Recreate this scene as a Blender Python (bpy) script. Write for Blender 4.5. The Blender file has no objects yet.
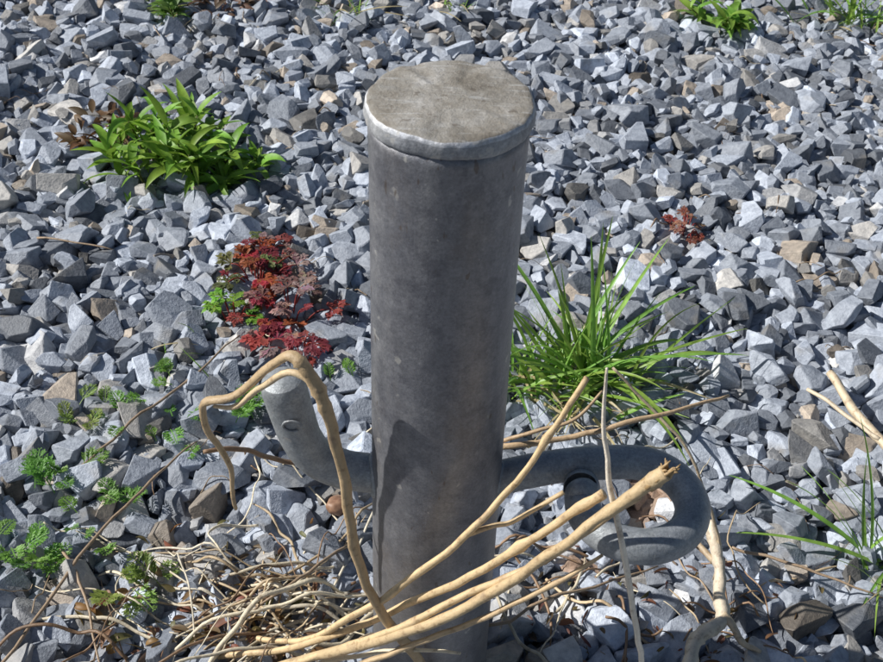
import bpy, math, numpy as np, random, bmesh
from mathutils import Vector, Matrix, noise
rng=np.random.default_rng(7); random.seed(7)
SC=bpy.context.scene
def link(o,parent=None):
    bpy.context.collection.objects.link(o)
    if parent: o.parent=parent
    return o
# ------------------------------------------------------------ materials
def N(nt,t,**k):
    n=nt.nodes.new(t)
    for a,v in k.items(): setattr(n,a,v)
    return n
def base_mat(name):
    m=bpy.data.materials.new(name);m.use_nodes=True
    return m,m.node_tree,m.node_tree.nodes['Principled BSDF']
def noise_tex(nt,scale,detail=6,rough=.6,vec=None,mapping=None):
    n=N(nt,'ShaderNodeTexNoise');n.inputs['Scale'].default_value=scale;n.inputs['Detail'].default_value=detail;n.inputs['Roughness'].default_value=rough
    tc=N(nt,'ShaderNodeTexCoord')
    if mapping:
        mp=N(nt,'ShaderNodeMapping');mp.inputs['Scale'].default_value=mapping
        nt.links.new(tc.outputs['Object'],mp.inputs[0]);nt.links.new(mp.outputs[0],n.inputs['Vector'])
    else: nt.links.new(tc.outputs['Object'],n.inputs['Vector'])
    return n
def ramp(nt,src,stops):
    r=N(nt,'ShaderNodeValToRGB')
    e=r.color_ramp.elements
    while len(e)<len(stops): e.new(.5)
    for q,(p,c) in zip(e,stops):
        q.position=p;q.color=(*c,1) if len(c)==3 else c
    nt.links.new(src,r.inputs[0]);return r
def mix(nt,fac,a,b,mode='MIX'):
    m=N(nt,'ShaderNodeMix',data_type='RGBA',blend_type=mode)
    for s,i in ((fac,0),(a,6),(b,7)):
        if hasattr(s,'links') or hasattr(s,'is_linked'): nt.links.new(s,m.inputs[i])
        else: m.inputs[i].default_value=s if i==0 else (*s,1)
    return m.outputs[2]
def bump(nt,b,h,strength,dist):
    n=N(nt,'ShaderNodeBump');n.inputs['Strength'].default_value=strength;n.inputs['Distance'].default_value=dist
    nt.links.new(h,n.inputs['Height']);nt.links.new(n.outputs[0],b.inputs['Normal'])
def m_stone():
    m,nt,b=base_mat('limestone_gravel')
    at=N(nt,'ShaderNodeAttribute');at.attribute_name='col'
    n1=noise_tex(nt,120,3,.7);r1=ramp(nt,n1.outputs[0],[(.3,(.66,.67,.69)),(.5,(1,1,1)),(.7,(1.28,1.27,1.24))])
    c=mix(nt,1.0,at.outputs['Color'],r1.outputs[0],'MULTIPLY')
    n2=noise_tex(nt,28,2,.5);r2=ramp(nt,n2.outputs[0],[(.6,(0,0,0)),(.76,(.5,.5,.5))])
    c=mix(nt,r2.outputs[0],c,(.29,.26,.215))
    nt.links.new(c,b.inputs['Base Color']);b.inputs['Roughness'].default_value=.6
    n3=noise_tex(nt,330,2,.7);bump(nt,b,n3.outputs[0],.7,.0014)
    return m
def m_metal(name,dark,mid,light,metal=.3,fleck=.67,dirt=.56,streak=False,rough=(.5,.7),bs=.6,grain=(.72,1.28)):
    m,nt,b=base_mat(name)
    n1=noise_tex(nt,75,8,.72);n2=noise_tex(nt,12,5,.6,mapping=(3,3,.6))
    r1=ramp(nt,n1.outputs[0],[(.3,dark),(.5,mid),(.72,light)])
    r2=ramp(nt,n2.outputs[0],[(.3,(.80,.81,.85)),(.7,(1.15,1.13,1.10))])
    c=mix(nt,1.0,r1.outputs[0],r2.outputs[0],'MULTIPLY')
    n7=noise_tex(nt,520,3,.8);r7=ramp(nt,n7.outputs[0],[(.3,(grain[0],)*3),(.7,(grain[1],)*3)])
    c=mix(nt,1.0,c,r7.outputs[0],'MULTIPLY')
    n4=noise_tex(nt,95,3,.5);r4=ramp(nt,n4.outputs[0],[(fleck,(0,0,0)),(fleck+.04,(.7,.7,.7))])
    c=mix(nt,r4.outputs[0],c,(.50,.49,.47))
    n5=noise_tex(nt,22,6,.65,mapping=(1,1,.5));r5=ramp(nt,n5.outputs[0],[(dirt,(0,0,0)),(dirt+.19,(.5,.5,.5))])
    c=mix(nt,r5.outputs[0],c,(.16,.13,.105))
    if streak:
        n8=noise_tex(nt,60,4,.6,mapping=(2.2,2.2,.12));r8=ramp(nt,n8.outputs[0],[(.3,(.91,.91,.92)),(.68,(1.08,1.08,1.07))])
        c=mix(nt,1.0,c,r8.outputs[0],'MULTIPLY')
        n9=noise_tex(nt,180,2,.5,mapping=(1,1,.35));r9=ramp(nt,n9.outputs[0],[(.70,(0,0,0)),(.73,(.65,.65,.65))])
        c=mix(nt,r9.outputs[0],c,(.12,.09,.07))
        n11=noise_tex(nt,48,7,.75);r11=ramp(nt,n11.outputs[0],[(.40,(.80,.80,.82)),(.47,(1,1,1)),(.56,(1,1,1)),(.64,(1.22,1.21,1.18))])
        c=mix(nt,1.0,c,r11.outputs[0],'MULTIPLY')
        tc=N(nt,'ShaderNodeTexCoord');sx=N(nt,'ShaderNodeSeparateXYZ');nt.links.new(tc.outputs['Object'],sx.inputs[0])
        mr=N(nt,'ShaderNodeMapRange');mr.inputs[1].default_value=.0;mr.inputs[2].default_value=.26;mr.inputs[3].default_value=.5;mr.inputs[4].default_value=0;nt.links.new(sx.outputs[2],mr.inputs[0])
        n10=noise_tex(nt,35,5,.7);mm=N(nt,'ShaderNodeMath',operation='MULTIPLY');nt.links.new(mr.outputs[0],mm.inputs[0]);nt.links.new(n10.outputs[0],mm.inputs[1])
        c=mix(nt,mm.outputs[0],c,(.34,.32,.29))
    nt.links.new(c,b.inputs['Base Color']);b.inputs['Metallic'].default_value=metal
    rr=ramp(nt,n1.outputs[0],[(.3,(rough[0],)*3),(.7,(rough[1],)*3)]);nt.links.new(rr.outputs[0],b.inputs['Roughness'])
    n3=noise_tex(nt,500,4,.75);n6=noise_tex(nt,70,4,.6)
    ad=N(nt,'ShaderNodeMath',operation='MULTIPLY_ADD');ad.inputs[1].default_value=2.0
    nt.links.new(n6.outputs[0],ad.inputs[0]);nt.links.new(n3.outputs[0],ad.inputs[2])
    bump(nt,b,ad.outputs[0],bs,.0007)
    return m
def m_cap():
    m,nt,b=base_mat('weathered_cap')
    n1=noise_tex(nt,45,8,.75);r1=ramp(nt,n1.outputs[0],[(.3,(.17,.15,.12)),(.42,(.28,.255,.215)),(.55,(.37,.35,.315)),(.68,(.50,.49,.47))])
    n2=noise_tex(nt,16,4,.6);r2=ramp(nt,n2.outputs[0],[(.35,(.72,.71,.69)),(.65,(1.18,1.18,1.2))])
    c=mix(nt,1.0,r1.outputs[0],r2.outputs[0],'MULTIPLY')
    n4=noise_tex(nt,40,3,.5,mapping=(1,12,1));r4=ramp(nt,n4.outputs[0],[(.62,(0,0,0)),(.68,(.6,.6,.6))])
    c=mix(nt,r4.outputs[0],c,(.56,.56,.55))
    n6=noise_tex(nt,130,4,.6);r6=ramp(nt,n6.outputs[0],[(.60,(0,0,0)),(.67,(.7,.7,.7))])
    c=mix(nt,r6.outputs[0],c,(.13,.105,.08))
    nt.links.new(c,b.inputs['Base Color']);b.inputs['Roughness'].default_value=.8
    n3=noise_tex(nt,200,6,.75);bump(nt,b,n3.outputs[0],.9,.0018);return m
def m_leaf(name,tr=.35,rough=.5):
    m,nt,b=base_mat(name)
    at=N(nt,'ShaderNodeAttribute');at.attribute_name='col'
    n=noise_tex(nt,90,2,.6);r=ramp(nt,n.outputs[0],[(.3,(.75,.75,.75)),(.7,(1.2,1.2,1.15))])
    c=mix(nt,1.0,at.outputs['Color'],r.outputs[0],'MULTIPLY')
    nt.links.new(c,b.inputs['Base Color']);b.inputs['Roughness'].default_value=rough
    t=N(nt,'ShaderNodeBsdfTranslucent');nt.links.new(c,t.inputs[0])
    ms=N(nt,'ShaderNodeMixShader');ms.inputs[0].default_value=tr
    out=nt.nodes['Material Output']
    nt.links.new(b.outputs[0],ms.inputs[1]);nt.links.new(t.outputs[0],ms.inputs[2]);nt.links.new(ms.outputs[0],out.inputs[0]);return m
def m_straw():
    m,nt,b=base_mat('dry_straw')
    at=N(nt,'ShaderNodeAttribute');at.attribute_name='col'
    n=noise_tex(nt,150,5,.65);r=ramp(nt,n.outputs[0],[(.28,(.5,.42,.36)),(.45,(1,1,1)),(.72,(1.18,1.18,1.18))])
    c=mix(nt,1.0,at.outputs['Color'],r.outputs[0],'MULTIPLY')
    n2=noise_tex(nt,45,4,.6);r2=ramp(nt,n2.outputs[0],[(.58,(0,0,0)),(.70,(.55,.55,.55))])
    c=mix(nt,r2.outputs[0],c,(.24,.17,.12))
    nt.links.new(c,b.inputs['Base Color']);b.inputs['Roughness'].default_value=.5
    n3=noise_tex(nt,300,4,.7);bump(nt,b,n3.outputs[0],.6,.001);return m
def m_ground():
    m,nt,b=base_mat('ground_grit')
    v=N(nt,'ShaderNodeTexVoronoi');v.inputs['Scale'].default_value=45;tc=N(nt,'ShaderNodeTexCoord');nt.links.new(tc.outputs['Object'],v.inputs['Vector'])
    r=ramp(nt,v.outputs['Color'],[(.1,(.13,.13,.135)),(.6,(.24,.25,.265)),(.9,(.33,.335,.35))])
    nt.links.new(r.outputs[0],b.inputs['Base Color']);b.inputs['Roughness'].default_value=.85
    bump(nt,b,v.outputs['Distance'],.9,.02);return m
STONE=m_stone();STEEL=m_metal('galvanized_steel',(.165,.17,.19),(.22,.225,.245),(.29,.295,.315),.5,.68,.56,True,(.38,.52),.45,(.80,1.20))
HOOKM=m_metal('galvanized_bar',(.22,.245,.265),(.32,.345,.365),(.44,.465,.48),.35,.66,.58,False,(.42,.58),.6,(.76,1.24))
RIM=m_metal('worn_zinc_rim',(.25,.26,.28),(.34,.355,.375),(.50,.515,.54),.35,.6,.6)
EDGE=m_metal('bare_zinc_edge',(.36,.37,.385),(.55,.57,.60),(.74,.76,.80),.3,.6,.62)
CAP=m_cap();LEAF=m_leaf('plant_leaf');GRASS=m_leaf('grass_blade',.4,.4);STRAW=m_straw();GR=m_ground()
# ------------------------------------------------------------ gravel
def template(bev):
    bm=bmesh.new(); bmesh.ops.create_cube(bm,size=1.0)
    for i in range(9):
        n=Vector(rng.normal(size=3)).normalized()
        bmesh.ops.bisect_plane(bm,geom=bm.verts[:]+bm.edges[:]+bm.faces[:],dist=1e-5,plane_co=n*rng.uniform(.29,.50),plane_no=n,clear_outer=True)
        es=[e for e in bm.edges if e.is_boundary]
        if es: bmesh.ops.holes_fill(bm,edges=es,sides=0)
    bmesh.ops.remove_doubles(bm,verts=bm.verts[:],dist=.04)
    if bev: bmesh.ops.bevel(bm,geom=bm.edges[:],offset=.022,segments=1,affect='EDGES',clamp_overlap=True)
    bmesh.ops.recalc_face_normals(bm,faces=bm.faces[:])
    V=np.array([v.co[:] for v in bm.verts]); V-=(V.max(0)+V.min(0))/2; V/=(V.max(0)-V.min(0))
    bm.verts.index_update()
    ls=np.array([len(f.verts) for f in bm.faces]); li=np.array([v.index for f in bm.faces for v in f.verts])
    bm.free(); return V,ls,li
T=[template(True) for _ in range(60)]; T2=[template(False) for _ in range(40)]
X0,X1,Y0,Y1=-.98,.98,-.3,1.6; cs=.0025
H=np.zeros((int((Y1-Y0)/cs),int((X1-X0)/cs)))
NS=28000
def rot(a,b,c): return np.array(Matrix.Rotation(c,3,'Z')@Matrix.Rotation(b,3,'Y')@Matrix.Rotation(a,3,'X'))
st=[]
for i in range(NS):
    L=float(np.clip(rng.lognormal(math.log(.0202),.34),.008,.042))
    best=None
    for k in range(4):
        x=rng.uniform(X0+.03,X1-.03);y=rng.uniform(Y0+.03,Y1-.03)
        j=int((x-X0)/cs);q=int((y-Y0)/cs); h=H[q-2:q+3,j-2:j+3].mean()
        if best is None or h<best[0]: best=(h,x,y)
    h,x,y=best
    if x*x+y*y<.049**2: continue
    w=L*rng.uniform(.55,.92); t=L*rng.uniform(.38,.75); yaw=rng.uniform(0,math.pi*2)
    r=int(L/2/cs)+1; j=int((x-X0)/cs);q=int((y-Y0)/cs)
    ja,jb=max(j-r,0),min(j+r+1,H.shape[1]); qa,qb=max(q-r,0),min(q+r+1,H.shape[0])
    yy,xx=np.mgrid[qa:qb,ja:jb]; dx=(xx-j)*cs;dy=(yy-q)*cs
    u=(dx*math.cos(yaw)+dy*math.sin(yaw))/(L/2*.9); v=(-dx*math.sin(yaw)+dy*math.cos(yaw))/(w/2*.9)
    rho=u*u+v*v; m=rho<1
    sub=H[qa:qb,ja:jb]
    if not m.any(): continue
    zc=np.percentile(sub[m],60)+t*.33
    sub[m]=np.maximum(sub[m],zc+t*.45*np.sqrt(1-rho[m])**.5)
    st.append((x,y,zc,L,w,t,yaw))
mean=H[60:-60,60:-60].mean()
def hz(x,y):
    j=int((x-X0)/cs);q=int((y-Y0)/cs)
    if 3<j<H.shape[1]-4 and 3<q<H.shape[0]-4: return float(H[q-2:q+3,j-2:j+3].mean()-mean)
    return 0.
def hm(x,y,r=4):
    j=int((x-X0)/cs);q=int((y-Y0)/cs)
    if r<j<H.shape[1]-r-1 and r<q<H.shape[0]-r-1: return max(0,float(np.percentile(H[q-r:q+r+1,j-r:j+r+1],85)-mean))
    return 0.
Vs=[];LS=[];LI=[];COL=[];off=0
for (x,y,zc,L,w,t,yaw) in st:
    j=int((x-X0)/cs);q=int((y-Y0)/cs);loc=H[max(q-3,0):q+4,max(j-3,0):j+4].min()
    if zc+t*.5<loc-.007: continue
    late=zc+t*.5>loc-.002
    V,ls,li=(T if late else T2)[int(rng.integers(60 if late else 40))]
    M=rot(rng.normal(0,.36),rng.normal(0,.36),yaw)
    W=(V*np.array([L,w,t])*1.12)@M.T+np.array([x,y,zc-mean])
    Vs.append(W);LS.append(ls);LI.append(li+off);off+=len(W)
    g=np.clip(rng.normal(.35,.12),.12,.66)
    c=np.array([g*.88,g*.97,g*1.13])
    k=rng.random()
    if k<.05: c=np.array([g*1.05,g*.90,g*.75])
    elif k<.09: c=np.array([g*1.3,g*1.32,g*1.36])
    elif k<.17: c=np.array([g*1.0,g*.97,g*.93])
    if (x-.135)**2+(y-.115)**2<.016**2 or (x-.2)**2+(y-.19)**2<.024**2: c=np.array([.33,.23,.17])*rng.uniform(.8,1.15)
    COL.append(np.tile(np.append(c,1),(len(W),1)))
V=np.concatenate(Vs).astype(np.float32);ls=np.concatenate(LS).astype(np.int32);li=np.concatenate(LI).astype(np.int32);c=np.concatenate(COL).astype(np.float32)
me=bpy.data.meshes.new('gravel');me.vertices.add(len(V));me.vertices.foreach_set('co',V.ravel())
me.loops.add(len(li));me.loops.foreach_set('vertex_index',li)
me.polygons.add(len(ls));me.polygons.foreach_set('loop_start',np.concatenate([[0],np.cumsum(ls)[:-1]]).astype(np.int32))
a=me.attributes.new('col','FLOAT_COLOR','POINT');a.data.foreach_set('color',c.ravel())
me.update(calc_edges=True);me.shade_flat();me.materials.append(STONE)
link(bpy.data.objects.new('gravel',me))
me=bpy.data.meshes.new('ground');s=150;me.from_pydata([(-s,-s,-.02),(s,-s,-.02),(s,s,-.02),(-s,s,-.02)],[],[(0,1,2,3)]);me.materials.append(GR)
link(bpy.data.objects.new('ground',me))
# ------------------------------------------------------------ mesh builder
class MB:
    def __init__(s): s.v=[];s.f=[];s.c=[]
    def strip(s,pts,ws,sides,ups,col,fold=.25):
        o=len(s.v);n=len(pts)
        for p,w,sd,up in zip(pts,ws,sides,ups):
            s.v+= [p-sd*w+up*(fold*w),p,p+sd*w+up*(fold*w)]
            k=random.uniform(.93,1.07)
            s.c+= [(col[0]*k,col[1]*k,col[2]*k,1),(col[0]*1.12*k,col[1]*1.12*k,col[2]*1.1*k,1),(col[0]*k,col[1]*k,col[2]*k,1)]
        for i in range(n-1):
            a=o+3*i
            s.f+= [(a,a+1,a+4,a+3),(a+1,a+2,a+5,a+4)]
    def leaf(s,base,az,el,L,prof,W,droop,col,segs=7,twist=0,fold=.25,turn=0):
        p=Vector(base);pts=[];ws=[];sides=[];ups=[]
        for i in range(segs+1):
            t=i/segs;e=el-droop*t;a=az+turn*t
            d=Vector((math.cos(a)*math.cos(e),math.sin(a)*math.cos(e),math.sin(e)))
            sd=Vector((-math.sin(a),math.cos(a),0));sd=Matrix.Rotation(twist*t if segs>8 else twist,3,d)@sd
            pts.append(p.copy());ws.append(max(W*prof(t),.00015));sides.append(sd);ups.append(-d.cross(sd) if d.cross(sd).z<0 else d.cross(sd))
            p=p+d*(L/segs)
        s.strip(pts,ws,sides,ups,col,fold);return p
    def tube(s,P,rad,col,sides=9,sub=6,jit=.06,scale=.001,wob=0,cap=True,flat=1,nodes=0):
        P=[Vector(p)*scale for p in P];n=len(P)
        if not hasattr(rad,'__len__'): rad=[rad]*n
        pts=[];rr=[]
        for i in range(n-1):
            p0=P[max(i-1,0)];p1=P[i];p2=P[i+1];p3=P[min(i+2,n-1)]
            for k in range(sub+(i==n-2)):
                t=k/sub
                pts.append(.5*((2*p1)+(p2-p0)*t+(2*p0-5*p1+4*p2-p3)*t*t+(3*p1-p0-3*p2+p3)*t**3))
                rr.append(rad[i]*(1-t)+rad[i+1]*t)
        if wob:
            o=random.uniform(0,99)
            pts=[p+noise.noise_vector(p*45+Vector((o,0,0)))*wob for p in pts]
        if nodes:
            for q in range(nodes):
                z=random.randint(3,len(rr)-4);rr[z]*=1.22
        d=(pts[1]-pts[0]).normalized();nx=d.orthogonal().normalized()
        fc=[random.uniform(.78,1.18) for _ in range(sides)]
        o=len(s.v);m=len(pts)
        for i,p in enumerate(pts):
            d2=(pts[min(i+1,m-1)]-pts[max(i-1,0)]).normalized()
            nx=(nx-d2*nx.dot(d2)).normalized();ny=d2.cross(nx)
            k=random.uniform(.92,1.06)
            for j in range(sides):
                a=2*math.pi*j/sides;r=rr[i]*(1+random.uniform(-jit,jit))
                s.v.append(p+(nx*math.cos(a)+ny*math.sin(a)*flat)*r);q=fc[j]*k
                s.c.append((col[0]*q,col[1]*q,col[2]*q,1))
        for i in range(m-1):
            for j in range(sides):
                a=o+i*sides+j;b=o+i*sides+(j+1)%sides
                s.f.append((a,b,b+sides,a+sides))
        if cap:
            s.f.append(tuple(o+j for j in reversed(range(sides))));s.f.append(tuple(o+(m-1)*sides+j for j in range(sides)))
        return pts,rr
    def obj(s,name,mat,parent=None,smooth=True):
        me=bpy.data.meshes.new(name);me.from_pydata([tuple(v) for v in s.v],[],s.f)
        a=me.attributes.new('col','FLOAT_COLOR','POINT');a.data.foreach_set('color',np.array(s.c,dtype=np.float32).ravel())
        if smooth: me.shade_smooth()
        me.materials.append(mat);me.update();return link(bpy.data.objects.new(name,me),parent)
lance=lambda t:math.sin(math.pi*min(1,t**.75*.97+.03))**.9 if t<1 else 0
blade=lambda t:(1-t)**.55*(.55+.45*min(1,t*5))
def lobed(t):
    xs=[0,.3,.42,.5,.62,.75,.82,1];wv=[.1,.35,.8,1,.5,.72,.4,0]
    return float(np.interp(t,xs,wv))
# ------------------------------------------------------------ steel post
post=bpy.data.objects.new('steel_post',None);link(post)
def lathe(name,prof,mats,seg=160,parent=None,irr=0):
    vs=[];fs=[];mi=[]
    for (r,z,_) in prof:
        for j in range(seg):
            a=2*math.pi*j/seg;k=1+irr*noise.noise(Vector((math.cos(a)*2,math.sin(a)*2,z*60)))+(irr*.5*noise.noise(Vector((math.cos(a)*11,math.sin(a)*11,z*200))) if irr>.01 else 0)
            zz=z+irr*.05*noise.noise(Vector((math.cos(a)*4+7,math.sin(a)*4,z*40))) if r>.02 and z>.495 else z
            vs.append((r*k*math.cos(a),r*k*math.sin(a),zz))
    for i in range(len(prof)-1):
        for j in range(seg):
            b=(j+1)%seg
            fs.append((i*seg+j,i*seg+b,(i+1)*seg+b,(i+1)*seg+j));mi.append(prof[i][2])
    fs.append(tuple((len(prof)-1)*seg+j for j in range(seg)));mi.append(prof[-1][2])
    me=bpy.data.meshes.new(name);me.from_pydata(vs,[],fs)
    for m in mats: me.materials.append(m)
    me.polygons.foreach_set('material_index',mi);me.shade_smooth();me.update()
    return link(bpy.data.objects.new(name,me),parent)
lathe('tube',[(.0440,-.12,0),(.0440,0,0),(.0438,.1,0),(.0434,.2,0),(.0430,.3,0),(.0427,.4,0),(.0427,.47,0),(.0431,.490,0),(.0435,.4965,0)],[STEEL],parent=post,irr=.003)
lathe('cap_plate',[(.0428,.4962,0),(.0443,.4968,0),(.0450,.4980,0),(.0453,.5000,0),(.0452,.5030,0),(.0450,.5046,2),(.0446,.5060,2),(.0439,.5070,1),(.0428,.5075,1),(.040,.5077,1),(.036,.5079,1),(.024,.5080,1),(.012,.5083,1),(.002,.5084,1)],[RIM,CAP,EDGE],parent=post,irr=.026)
h=MB()
h.tube([(0,0,224),(-30,0,224),(-48,0,225),(-64,-1,229),(-80,-2,240),(-89,-3,258),(-94,-3,280),(-98,-3,302),(-99,-3,309)],[.0134]*5+[.0136,.0142,.0146,.0126],(1,1,1),sides=32,sub=8,jit=.005)
h.obj('hook_bar',HOOKM,post)
h=MB()
P=[]
for k in range(13):
    a=2*math.pi*k/14;P.append((-92+6*math.cos(a),-17.6,283+4.5*math.sin(a)))
h.tube(P,.0009,(1,1,1),sides=6,sub=3,jit=.2);h.obj('stamped_mark',HOOKM,post)
h=MB()
cx,cy=133,-19;R_=37
ring=[(0,0,220),(35,0,223),(60,3,228),(85,9,229),(110,14,228)]
for k in range(8):
    a=math.radians(76-k*39);ring.append((cx+R_*math.cos(a),cy+R_*math.sin(a),226-1.5*math.sin(k/7*3)))
ring.append((cx-37,cy+4,231));ring.append((cx-38,cy+7,232))
h.tube(ring,[.0116]*4+[.0118]*(len(ring)-7)+[.0122,.0118,.0085],(1,1,1),sides=32,sub=8,jit=.005)
h.obj('ring_bar',HOOKM,post)
for nm,x,z0,ra in (('hook_weld',-.0425,224,14.2),('ring_weld',.0425,223,12.5)):
    w=MB();P=[]
    for k in range(17):
        a=2*math.pi*k/16;P.append((x*1000+(-.6 if x<0 else .6)-(3*abs(math.cos(a)) if x>0 else -3*abs(math.cos(a))),ra*math.cos(a),z0+ra*math.sin(a)))
    w.tube(P,.0026,(1,1,1),sides=8,sub=3,jit=.12);w.obj(nm,HOOKM,post)
# ------------------------------------------------------------ dry stalks
TAN=(.66,.49,.28);PALE=(.74,.65,.48);BR=(.27,.17,.10);MID=(.56,.43,.27)
def k_(l,f): return [q*f for q in l]
s=MB()
s.tube([(20,-50,0),(8,-53,40),(-3,-55,84),(-22,-60,129),(-41,-58,169),(-52,-55,225),(-57,-50,274),(-64,-47,318),(-71,-45,342),(-79,-40,356),(-89,-35,357),(-106,-30,338),(-125,-25,314),(-142,-20,305),(-147,-20,296),(-146,-20,279),(-135,-20,251),(-134,-20,205)],k_([.0042,.0042,.0042,.0042,.004,.004,.0042,.0046,.0050,.0046,.004,.0038,.0036,.0038,.0034,.003,.0028,.0018],.88),(.52,.38,.22),jit=.1,wob=.002,flat=.75,nodes=4)
s.tube([(-62,-45,320),(-70,-44,337),(-80,-42,347),(-90,-38,346),(-105,-33,331),(-124,-27,308),(-139,-22,301)],[.001,.002,.0022,.0022,.002,.0019,.001],(.62,.48,.30),jit=.1,wob=.001)
s.tube([(-150,-15,258),(-131,0,244),(-112,20,215),(-76,30,195),(-50,60,150)],[.0015,.0018,.0018,.0016,.0012],BR,wob=.003)
s.obj('bent_dry_stalk',STRAW)
s=MB()
f=.76
s.tube([(-160,30,0),(-101,-5,40),(-49,-50,139),(-8,-60,197),(22,-65,243),(45,-60,277),(65,-55,316),(84,-50,362)],k_([.0028,.003,.0031,.003,.0028,.0025,.0023,.0021],.84),TAN,wob=.0015,nodes=4)
s.tube([(21,-65,241),(36,-62,246),(50,-60,250),(78,-55,271)],k_([.0024,.0022,.0021,.002],f),TAN,wob=.001)
s.tube([(-190,5,0),(-125,-8,30),(-66,-32,90),(5,-65,185),(53,-75,242),(78,-75,270),(98,-75,294)],k_([.003,.0034,.0036,.0036,.0036,.0037,.0042],f),TAN,wob=.0015,nodes=4)
s.tube([(-150,-20,10),(-97,-32,55),(-21,-70,142),(31,-80,196),(75,-90,261),(101,-90,295),(122,-90,322),(128,-90,329)],k_([.0035,.0042,.0046,.0046,.0044,.0044,.0060,.0064],f),(.60,.45,.26),wob=.0015,nodes=4)
for k in range(14):
    a=random.uniform(0,6.28);q=Vector((128,-90,329))+Vector((math.cos(a)*3.0,math.sin(a)*3,random.uniform(-3,1)))
    s.tube([tuple(q-Vector((9,0,11))),tuple(q),tuple(q+Vector((random.uniform(-1,6),random.uniform(-3,3),random.uniform(1,7))))],[.0016,.0012,.0003],(.4,.27,.13),sides=5,sub=2)
s.tube([(-140,-20,20),(-92,-36,62),(-21,-67,147),(24,-75,195),(66,-80,235),(89,-84,268),(118,-85,302)],k_([.003,.0032,.0034,.0033,.0032,.003,.0026],f),TAN,wob=.0015,nodes=3)
s.tube([(-120,-40,0),(-70,-55,70),(-10,-72,135),(35,-82,180),(80,-92,235),(100,-92,258)],k_([.003,.003,.0028,.0026,.0022,.0014],f),(.54,.40,.24),wob=.002,nodes=3)
s.tube([(-175,-10,0),(-110,-30,36),(-60,-45,80),(-20,-55,105),(20,-70,125)],[.002,.002,.0018,.0015,.001],PALE,wob=.002)
s.tube([(-130,-35,8),(-60,-58,55),(0,-75,90),(50,-85,112)],[.0022,.0022,.0018,.0013],(.5,.37,.22),wob=.002)
s.obj('dry_stalk_bundle',STRAW)
s=MB()
s.tube([(91,-65,382),(93,-70,348),(100,-80,310),(112,-90,265),(124,-90,214),(141,-85,137),(158,-80,0)],[.0009,.0014,.0019,.0022,.0022,.0022,.0022],(.78,.70,.58),wob=.0018,flat=.8)
s.tube([(-20,85,150),(44,60,193),(90,70,195),(149,80,207),(222,120,199)],[.0024,.0024,.0022,.002,.0011],(.50,.36,.22),wob=.002)
s.tube([(20,75,170),(60,62,205),(97,70,214),(120,90,226)],[.0016,.0016,.0014,.001],(.46,.33,.2),wob=.002)
s.tube([(135,150,196),(168,140,167),(203,120,133),(235,100,60),(240,95,10)],[.0011,.0012,.0012,.0013,.0013],(.52,.42,.29),wob=.002)
s.obj('thin_dry_stem',STRAW)
s=MB()
s.tube([(234,118,55),(235,104,50),(238,78,32),(233,38,34),(213,15,30),(199,-12,28)],[.0032,.0055,.005,.006,.0062,.0055],(.70,.60,.46),jit=.18,wob=.005,sub=8)
s.tube([(233,38,36),(246,20,28),(262,14,20)],[.004,.0028,.0015],(.56,.44,.3),jit=.12,wob=.003)
s.tube([(235,90,38),(222,110,40),(205,128,30)],[.003,.002,.001],(.56,.44,.3),jit=.12,wob=.003)
s.obj('dead_root',STRAW)
s=MB()
s.tube([(395,350,26),(408,286,28),(426,237,26),(436,180,22)],[.0042,.0048,.0046,.0042],(.66,.54,.38),jit=.1,wob=.002)
s.tube([(367,327,26),(390,292,30),(419,252,30)],[.002,.0022,.002],(.64,.54,.4),wob=.002)
s.obj('dry_cane_piece',STRAW)
def straw(mb,n,xr,yr,lr,rr,cols,arch=.03,z0=.004,curl=1.0,dirs=None):
    for i in range(n):
        x=random.uniform(*xr);y=random.uniform(*yr);a=random.uniform(0,6.28) if dirs is None else random.choice(dirs)+random.gauss(0,.45)
        L=random.uniform(*lr);cur=random.gauss(0,curl)
        k=6;P=[];ar=random.random()**2*arch;p=Vector((x,y,0));kink=random.randint(1,5) if random.random()<.35 else 99;tilt=random.uniform(-.3,.3)*ar*2
        for j in range(k+1):
            t=j/k
            if (p.x**2+p.y**2)**.5<.052: break
            P.append((p.x,p.y,max(hz(p.x,p.y),-.004)+z0+ar*math.sin(math.pi*t)+tilt*t+random.uniform(0,.002)));a+=cur/k+(random.uniform(-1,1) if j==kink else 0)
            p=p+Vector((math.cos(a),math.sin(a),0))*L/k
        if len(P)<3: continue
        r=random.uniform(*rr);q=random.choice(cols);kk=random.uniform(.75,1.15)
        mb.tube(P,[r]*(len(P)-1)+[r*.4],(q[0]*kk,q[1]*kk,q[2]*kk),sides=6,sub=4,scale=1,wob=.0025,flat=random.uniform(.4,1))
PS=[PALE,PALE,PALE,(.76,.69,.55),MID,BR]
s=MB()
straw(s,58,(-.26,-.06),(-.03,.08),(.06,.19),(.0006,.0016),PS,.03,curl=.6,dirs=[.3,.7,1.0,3.6,3.9,2.6])
straw(s,16,(-.22,-.06),(-.06,.03),(.08,.19),(.0009,.0022),[PALE,(.76,.68,.53),MID],.045,curl=.9,dirs=[.5,.9,.2])
straw(s,10,(-.22,-.06),(.02,.14),(.06,.15),(.0008,.0014),PS,.03,curl=1.8)
straw(s,32,(.03,.30),(-.03,.13),(.05,.15),(.0005,.0014),[PALE,PALE,MID,BR],.015)
straw(s,16,(-.03,.2),(.15,.36),(.05,.13),(.0005,.0012),[PALE,BR,MID],.015)
s.obj('dry_straw',STRAW)
s=MB()
crumb=lambda b:(b[0]*random.uniform(.7,1.3),b[1]*random.uniform(.7,1.2),b[2]*random.uniform(.7,1.2))
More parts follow.
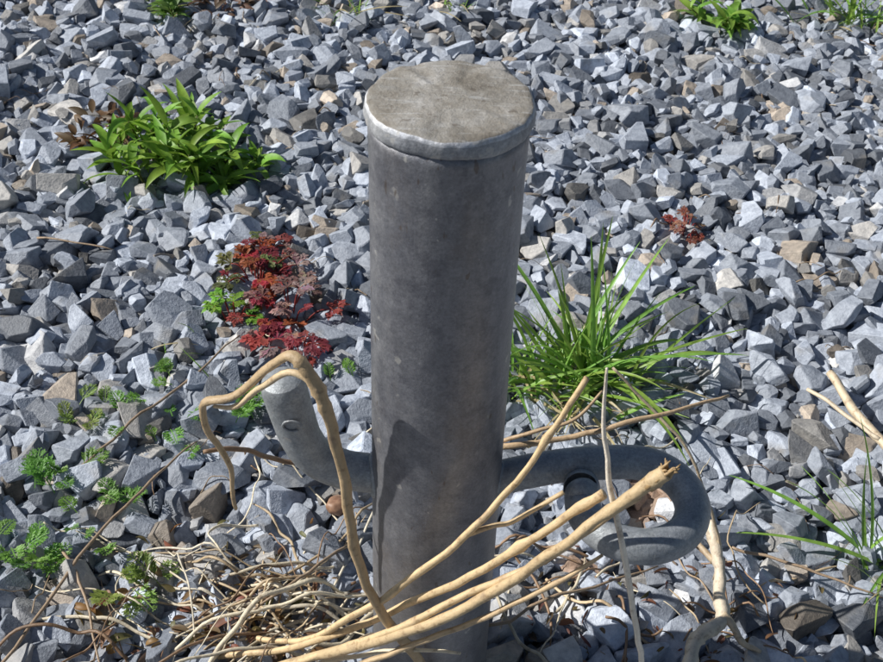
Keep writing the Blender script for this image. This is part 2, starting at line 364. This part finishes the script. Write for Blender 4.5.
for i in range(260):
    x=random.gauss(-.15,.065);y=random.gauss(.035,.04)
    if x*x+y*y<.055**2: continue
    s.leaf((x,y,hm(x,y,2)+.002),random.uniform(0,6.28),random.uniform(-.1,.6),random.uniform(.008,.024),lance,random.uniform(.0015,.004),random.uniform(.2,2),crumb((.26,.17,.09)),6,random.uniform(-1.4,1.4),.6,random.uniform(-1,1))
for i in range(130):
    x=random.gauss(.17,.07);y=random.gauss(.06,.055)
    if x*x+y*y<.055**2: continue
    s.leaf((x,y,hm(x,y,2)+.001),random.uniform(0,6.28),random.uniform(-.1,.4),random.uniform(.006,.018),lance,random.uniform(.001,.003),random.uniform(.2,2),crumb((.19,.12,.07)),6,random.uniform(-1.4,1.4),.6,random.uniform(-1,1))
s.obj('dead_leaf_litter',LEAF)
s=MB()
for P in [[(258,120,22),(302,104,24),(375,74,20)],[(47,27,24),(104,52,34),(191,97,20)],[(-330,186,14),(-290,250,22),(-248,313,22),(-211,394,14)],[(-470,556,14),(-381,537,14)],[(-330,-20,18),(-288,100,26),(-255,170,26),(-228,235,16)],[(-325,104,16),(-290,60,22),(-250,-30,14)],[(-72,118,16),(-110,60,34),(-160,20,20)]]:
    s.tube(P,[.0014]*(len(P)-1)+[.0007],(.36,.26,.17),sides=6,wob=.004)
straw(s,130,(-.75,.75),(-.05,1.4),(.015,.09),(.0003,.0009),[BR,(.35,.26,.17),PALE],.006,.003)
s.obj('twig_litter',STRAW)
# ------------------------------------------------------------ plants
def G(b): k=random.uniform(.72,1.25);return (b[0]*k*random.uniform(.85,1.2),b[1]*k,b[2]*k)
def leafy(name,cx,cy,rx,ry,stems,L,W,col,hgt=.03):
    s=MB()
    for i in range(stems):
        a=random.uniform(0,6.28);r=random.random()**.6
        bx=cx+rx*r*math.cos(a)*.8;by=cy+ry*r*math.sin(a)*.8;z=max(hz(bx,by),0)-.004
        sl=random.uniform(.015,.05)*(1.2-r*.5);la=a+random.uniform(-.6,.6);le=random.uniform(.5,1.3)
        top=Vector((bx+math.cos(la)*math.cos(le)*sl,by+math.sin(la)*math.cos(le)*sl,z+math.sin(le)*sl+hgt*(1-r)))
        s.tube([(bx,by,z),tuple((Vector((bx,by,z))+top)/2+Vector((0,0,.004))),tuple(top)],[.0016,.0014,.0011],(.2,.22,.07),sides=5,sub=3,scale=1)
        nl=random.randint(6,10);a0=random.uniform(0,6.28)
        for k in range(nl):
            t=(k+1)/nl;p=Vector((bx,by,z)).lerp(top,.25+.75*t)
            s.leaf(p,a0+k*2.4,random.uniform(.1,.8)+.45*t,L*random.uniform(.5,1.15),lance,W*random.uniform(.65,1.1),random.uniform(.4,1.7),G(col),8,random.uniform(-.6,.6),.4,random.uniform(-.5,.5))
    return s.obj(name,LEAF)
leafy('leafy_weed',-.345,.745,.118,.082,32,.055,.0062,(.21,.38,.05),.038)
leafy('leafy_weed',.428,1.228,.055,.035,7,.05,.007,(.20,.37,.06),.01)
leafy('leafy_weed',-.42,1.19,.04,.03,6,.04,.0055,(.16,.28,.06),.008)
s=MB()
for i in range(56):
    a=random.uniform(0,6.28);r=random.random()**.5;x=-.452+.04*r*math.cos(a);y=.80+.06*r*math.sin(a)
    s.leaf((x,y,hm(x,y)+.004),random.uniform(0,6.28),random.uniform(0,.8),random.uniform(.02,.04),lance,.005,random.uniform(.3,1.5),G((.17,.10,.05)),6,random.uniform(-1,1),.4)
for (cx_,cy_) in [(-.376,1.205),(-.33,1.25)]:
    for i in range(26):
        x=cx_+random.gauss(0,.02);y=cy_+random.gauss(0,.02)
        s.leaf((x,y,hm(x,y)+.004),random.uniform(0,6.28),random.uniform(0,.8),random.uniform(.02,.035),lance,.004,random.uniform(.3,1.5),G((.15,.09,.06)),6,random.uniform(-1,1),.4)
s.obj('withered_leaves',LEAF)
def robert(name,pl,size,cols,hmax=.03,W=.14):
    s=MB()
    for (cx,cy,rx,ry,n) in pl:
      for i in range(n):
        a=random.uniform(0,6.28);r=random.random()**.6
        x=cx+rx*r*math.cos(a);y=cy+ry*r*math.sin(a);z=hm(x,y,6)+.003+hmax*(1-r*.8)*random.random()
        bx=cx+rx*r*.3*math.cos(a);by=cy+ry*r*.3*math.sin(a);b=Vector((bx,by,hz(bx,by)));p=Vector((x,y,z))
        s.tube([tuple(b),tuple(b.lerp(p,.5)+Vector((0,0,.008))),tuple(p)],[.0009,.0008,.0006],(.40,.06,.05),sides=5,sub=3,scale=1)
        col=G(random.choice(cols));az=a+random.uniform(-.9,.9);tl=random.uniform(-.3,.7);S=size*random.uniform(.5,1.15)
        for k,(da,q) in enumerate([(-1.75,.7),(-.85,.9),(0,1.05),(.85,.9),(1.75,.7)]):
            e=tl*math.cos(da)+random.uniform(-.2,.2)
            s.leaf(p,az+da,e,S*q*.6,lobed,S*W,random.uniform(.1,1.1),tuple(v*random.uniform(.75,1.15) for v in col),14,random.uniform(-.5,.5),.3)
            for sg in (-1,1):
                aa=az+da;
                for fr,ln in ((.22,.27),(.36,.17)):
                    pp=p+Vector((math.cos(aa)*math.cos(e),math.sin(aa)*math.cos(e),math.sin(e)))*S*q*fr
                    s.leaf(pp,aa+sg*.75,e*.7,S*q*ln,lobed,S*W*.5,.5,col,8,0,.3)
    return s.obj(name,LEAF)
reds=[(.34,.04,.055),(.36,.07,.06),(.25,.045,.06),(.42,.12,.05),(.40,.23,.21),(.32,.17,.16),(.38,.09,.08),(.40,.26,.25),(.36,.05,.08),(.16,.17,.06)]
robert('red_cranesbill',[(-.208,.49,.048,.07,25),(-.165,.435,.055,.052,23),(-.21,.555,.03,.03,7),(-.145,.378,.034,.02,8)],.037,reds)
robert('red_cranesbill',[(.291,.628,.018,.035,11)],.023,[(.36,.09,.07),(.28,.09,.06),(.34,.18,.13)],.035)
robert('green_cranesbill',[(-.225,.435,.022,.02,9)],.026,[(.22,.42,.06)],.042)
def frond(s,p,az,el,L,col,droop=.6):
    s.leaf(p,az,el,L,lambda t:1,.0005,droop,col,6)
    q=Vector(p);n=8
    for i in range(n+1):
        t=i/n;e=el-droop*t;d=Vector((math.cos(az)*math.cos(e),math.sin(az)*math.cos(e),math.sin(e)))
        if t>.2:
            l=L*.42*math.sin(math.pi*(t*.75+.2))
            for sg in (-1,1):
                aa=az+sg*1.0+random.uniform(-.15,.15);ee=e*.5+random.uniform(-.1,.4)
                s.leaf(q,aa,ee,l,lobed,l*.11,.3,col,8,0,.2)
                for w in (.3,.5,.7):
                    pp=q+Vector((math.cos(aa)*math.cos(ee),math.sin(aa)*math.cos(ee),math.sin(ee)))*l*w
                    for s2 in (-1,1): s.leaf(pp,aa+s2*.75,ee+random.uniform(-.2,.3),l*.35,lobed,l*.08,.2,col,6,0,.2)
        q=q+d*(L/n)
def feather(name,cx,cy,n,L,col,spread=.012):
    s=MB()
    for i in range(n):
        x=cx+random.gauss(0,spread);y=cy+random.gauss(0,spread)
        frond(s,(x,y,hm(x,y,5)+.001),random.uniform(0,6.28),random.uniform(.25,1.1),L*random.uniform(.6,1.2),G(col))
    return s.obj(name,LEAF)
gf=(.16,.34,.06)
for (x,y,n,L) in [(-.333,.175,8,.035),(-.328,.085,7,.035),(-.243,.066,8,.036),(-.345,.265,6,.026),(-.246,.252,6,.028),(-.276,.325,4,.024),(-.300,.262,4,.024),(-.189,.285,6,.03),(-.275,.155,4,.024),(-.36,.10,4,.028),(-.10,.335,3,.02),(-.30,.13,3,.026)]:
    feather('feathery_seedling',x,y,n,L,gf if random.random()<.7 else (.25,.35,.08))
def tuft(name,cx,cy,n,Lr,W,col,sp=.02,elr=(.5,1.45),extra=()):
    s=MB()
    for i in range(n):
        x=cx+random.gauss(0,sp);y=cy+random.gauss(0,sp*.8);az=random.uniform(0,6.28)
        s.leaf((x,y,max(hz(x,y),0)-.006),az,random.uniform(*elr),random.uniform(*Lr),blade,W*random.uniform(.5,1.15),random.uniform(.2,1.5),G(col),12,random.uniform(-1.8,1.8),.35,random.uniform(-.5,.5))
    for (az,el,L,dr) in extra:
        s.leaf((cx+random.gauss(0,.012),cy+random.gauss(0,.012),.0),az,el,L,blade,W*1.1,dr,G(col),14,random.uniform(-.5,.5),.35,random.uniform(-.1,.1))
    for i in range(n//4):
        x=cx+random.gauss(0,sp);y=cy+random.gauss(0,sp);s.leaf((x,y,max(hz(x,y),0)),random.uniform(0,6.28),random.uniform(.1,.6),random.uniform(.05,.12),blade,W*.7,random.uniform(.3,1),(.50,.42,.24),10,1,.3)
    return s.obj(name,GRASS)
gg=(.24,.42,.08)
tuft('grass_tuft',.152,.345,92,(.05,.15),.0034,gg,.024,(.6,1.5),
  [(-.15,.7,.175,.75),(-.05,.9,.16,1.1),(-1.1,.9,.2,1.7),(-1.0,.7,.17,1.3),(.5,.9,.17,.7),(.8,1.1,.17,.4),(1.5,1.2,.16,.2),(2.2,1.1,.17,.3),(2.6,.9,.17,.5),(3.3,.8,.16,.8),(.2,.5,.17,.3),(.9,.8,.18,.6),(1.9,1.35,.17,.1),(1.2,1.3,.18,.2),(2.4,1.0,.18,.6),(2.9,1.1,.17,.9)])
tuft('grass_tuft',.092,.352,38,(.06,.13),.003,gg,.015,(.8,1.5))
tuft('grass_tuft',.66,1.26,50,(.06,.15),.003,gg,.03)
tuft('grass_tuft',.395,.125,14,(.06,.13),.0028,gg,.02,(.4,1.2),[(3.0,.4,.14,.6),(2.7,.6,.14,.7)])
tuft('grass_tuft',-.155,1.22,16,(.03,.07),.0022,gg,.02)
tuft('grass_tuft',-.42,1.21,16,(.04,.09),.002,(.34,.34,.14),.03,(.2,.9))
tuft('grass_tuft',-.02,1.27,10,(.03,.07),.002,gg,.03)
tuft('grass_tuft',-.25,.38,5,(.03,.05),.0014,gg,.02)
bm=bmesh.new();bmesh.ops.create_icosphere(bm,subdivisions=4,radius=1)
for v in bm.verts: v.co*=1+.12*noise.noise(v.co*1.6);v.co=Vector((v.co.x*.0125,v.co.y*.010,v.co.z*.0085))
me=bpy.data.meshes.new('brown_pebble');bm.to_mesh(me);bm.free();me.shade_smooth()
m,nt,b=base_mat('brown_pebble');n=noise_tex(nt,160,5);r=ramp(nt,n.outputs[0],[(.3,(.2,.10,.06)),(.7,(.40,.24,.15))]);nt.links.new(r.outputs[0],b.inputs['Base Color']);b.inputs['Roughness'].default_value=.5
me.materials.append(m);o=link(bpy.data.objects.new('brown_pebble',me));o.location=(-.086,.164,max(hz(-.086,.164),0)+.009);o.rotation_euler=(.2,.3,.5)
# ------------------------------------------------------------ camera, light
F=Vector((0,.7738,-.6334));ph=.0356
U0=Vector((0,.6334,.7738));R0=Vector((1,0,0));Rr=R0*math.cos(ph)+U0*math.sin(ph);U=U0*math.cos(ph)-R0*math.sin(ph)
cam=bpy.data.cameras.new('camera');co=link(bpy.data.objects.new('camera',cam))
cam.lens=47.7;cam.sensor_width=36;cam.clip_start=.02;cam.clip_end=2000
cam.dof.use_dof=True;cam.dof.focus_distance=.95;cam.dof.aperture_fstop=32
co.matrix_world=Matrix(((Rr.x,U.x,-F.x,0),(Rr.y,U.y,-F.y,-.549),(Rr.z,U.z,-F.z,.8),(0,0,0,1)))
SC.camera=co
w=bpy.data.worlds.new('World');SC.world=w;w.use_nodes=True
sk=w.node_tree.nodes.new('ShaderNodeTexSky');sk.sky_type='NISHITA';sk.sun_disc=False
el=math.radians(39);az=math.radians(-88)
sk.sun_elevation=el;sk.sun_rotation=az
w.node_tree.links.new(sk.outputs[0],w.node_tree.nodes['Background'].inputs[0]);w.node_tree.nodes['Background'].inputs[1].default_value=.055
l=bpy.data.lights.new('sun','SUN');l.energy=5;l.angle=math.radians(.5);l.color=(1,.97,.92)
lo=link(bpy.data.objects.new('sun',l))
d=Vector((math.sin(az)*math.cos(el),math.cos(az)*math.cos(el),math.sin(el)))
lo.rotation_euler=d.to_track_quat('Z','Y').to_euler()
SC.view_settings.view_transform='Standard';SC.view_settings.look='None';SC.view_settings.exposure=0
